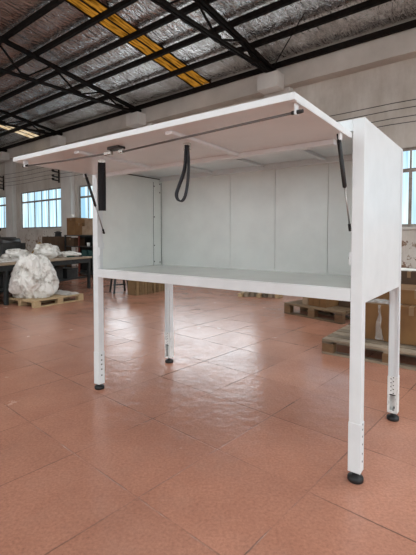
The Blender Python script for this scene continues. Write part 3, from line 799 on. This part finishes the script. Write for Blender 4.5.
# ------------------------------------------------------------------ things seen below the counter
# dark stool and crate row
t = thing('wooden_stool', 'dark stool with splayed legs seen under the counter at left', 'stool', (-2.22, 9.92, 0), .5)
MB().box(-.19, .19, -.19, .19, .43, .47).build('seat', M['machine'], t, .01)
for sx in (-1, 1):
    for sy in (-1, 1): MB().bar((sx*.19, sy*.19, 0), (sx*.14, sy*.14, .43), .04, .04).build('leg', M['machine'], t)
MB().box(-.16, .16, -.015, .015, .18, .21).build('rail', M['machine'], t)
cr = math.atan2(.85, .57)
for k, lab in enumerate(('brown slatted crate under the counter, the one nearest the stool', 'brown slatted crate under the counter, hidden partly by the rear leg')):
    t = thing('slatted_crate', lab, 'crate', (-1.68 + .60*k*cos(cr), 9.33 + .60*k*sin(cr), 0), cr, 'slatted crates under the counter')
    for i in range(6):
        MB().box(i*.094, i*.094+.078, 0, .022, .0, .62).build('slat', M['crate'], t, .003)
    c = MB(); c.box(0, .56, .022, .05, .05, .13); c.box(0, .56, .022, .05, .48, .56); c.build('rail', M['crate'], t)
    c = MB(); c.box(0, .02, .05, .3, 0, .62); c.box(.54, .56, .05, .3, 0, .62); c.box(0.02, .54, .28, .3, 0, .62); c.box(.02,.54,.05,.28,.02,.04); c.build('side', M['crate'], t)
# heap of offcuts
rnd = random.Random(3)
TXT = ['leftmost', 'second from left', 'third from left', 'fourth from left', 'fifth from left', 'sixth from left', 'seventh from left', 'rightmost']
for k in range(7):
    o = MB().box(-.14, .14, -.05, .05, 0, .085 + .02*(k % 3)).build('wood_offcut', M['oldwood'] if k % 3 else M['lightwood'], None, .006)
    o.location = (.80 + .138*k, 9.25 - .03*k + .05*(k % 3), 0); o.rotation_euler = (0, 0, 1.1 + rnd.uniform(-.06, .06))
    tag(o, '%s of the seven pale wood offcuts on the floor behind the counter' % (TXT[k] if k < 6 else 'rightmost'), 'offcut', 'wood offcuts behind the counter')
for k in range(2):
    o = blob('rubble_sack', M['film'], (1.0 + .52*k, 9.85 - .05*k, 0), (.38, .34, .24), 11+k, .25, 4, fine=.08)
    tag(o, '%s dusty sack lying behind the wood offcuts' % ('left', 'right')[k], 'sack', 'dusty sacks behind the offcuts')
# middle pallet, corner (1.39,7.21) edge to (2.16,6.22)
em = math.atan2(-.99, .77)
pallet('brown wooden pallet under the counter carrying upright cartons', (1.39, 7.21, 0), em, M['wood'], mblk=M['block'], tall=1.4)
Rm = Matrix.Rotation(em, 4, 'Z')
def onm(x, y, z=.2): return tuple(Vector((1.39, 7.21, 0)) + Rm @ Vector((x, y, z)))
cbox('small carton on the far left corner of the pallet under the counter', onm(.02, .55), em, .20, .42, .45, M['card'], 'cartons on the pallet under the counter')
NMS = ['first from left', 'second from left', 'third from left', 'fourth from left']
for k in range(4):
    cbox('%s of four narrow upright cartons on the pallet under the counter' % NMS[k], onm(.335 + k*.123, .10 + .008*(k % 2)), em, .115, .80, .50 + .02*(k % 3), M['card'] if k % 2 else M['card3'] if k == 0 else M['card'], 'narrow cartons on the pallet', tape=False)
cbox('wide dark carton at the right end of the pallet under the counter', onm(.84, .45), em, .34, .5, .46, M['card2'], 'cartons on the pallet under the counter')

# right pallet: corner (1.385,4.78), edge (.79,-.61)
er = math.atan2(-.61, .79)
pallet('grey worn pallet at right behind the legs with big cartons', (1.365, 4.71, 0), er, M['oldwood'], lx=1.5, ly=1.1, mblk=M['block'], tall=1.3)
Rq = Matrix.Rotation(er, 4, 'Z')
def onq(x, y, z=.186): return tuple(Vector((1.365, 4.71, 0)) + Rq @ Vector((x, y, z)))
cbox('big brown carton on the grey pallet at right, lowest of its stack', onq(.38, .30), er, 1.05, .78, .42, M['card'], 'big cartons at right')
cbox('shallow brown carton with pale top, upper one of the stack on the right pallet', onq(.44, .46, .613), er, .98, .60, .165, M['card'], 'big cartons at right')
o = sheet('stretch_film', M['clear'], onq(.42, .312, .613), er, .36, .13, 2.2, .04, 16); tag(o, 'crumpled clear stretch film on the carton between the right legs', 'plastic film')
# hanging tail of film down the face of the carton
c = MB(); n = 18
for i in range(n+1):
    for j in range(7):
        s = i/n; w = (.022 + .075*s*s + .018*noise.noise(Vector((s*9, 2, 0))))*(j/6-.5); q = Vector((s*4, j*.7, 1.3))
        c.v.append(Vector((.575 + w + .02*noise.noise(q), .283 - .034*abs(noise.noise(q*3.1)) - .02*s, .605 - .40*s)))
for i in range(n):
    for j in range(6):
        k = i*7+j; c.f.append([k, k+7, k+8, k+1]); c.s.append(True)
o = c.build('stretch_film', M['clear']); o.location = (1.365, 4.71, 0); o.rotation_euler = (0,0,er)
s = o.modifiers.new('thick', 'SOLIDIFY'); s.thickness = .002
tag(o, 'twisted tail of clear film hanging down the carton between the right legs', 'plastic film')
# dark carton further back at right with a paper on it
pb = pallet('dark pallet far back at right below the peeling wall', (2.55, 6.35, 0), er, M['wood'], lx=1.2, ly=1.0)
def onb(x, y, z=.143): return tuple(Vector((2.55, 6.35, 0)) + Rq @ Vector((x, y, z)))
cbox('dark brown carton behind the right stack, with white paper on top', onb(.05, .06), er, 1.1, .8, .72, M['card2'])
o = sheet('paper_sheet', M['paper'], onb(.25, .10, .869), er+.2, .5, .3, 6.0, .02, 12); tag(o, 'crumpled white paper on the dark carton at far right', 'paper')

# ------------------------------------------------------------------ light: daylight through the open bays
w = bpy.data.worlds.new('world'); SC.world = w; w.use_nodes = True
bg = w.node_tree.nodes['Background']; bg.inputs['Color'].default_value = (.90, .96, 1.0, 1); bg.inputs['Strength'].default_value = 3.35

SC.view_settings.view_transform = 'Standard'; SC.view_settings.look = 'None'; SC.view_settings.exposure = 0.0; SC.view_settings.gamma = 1.0
SC.view_settings.use_curve_mapping = False
SC.cycles.use_denoising = True
SC.cycles.max_bounces = 8; SC.cycles.diffuse_bounces = 5; SC.cycles.sample_clamp_indirect = 6
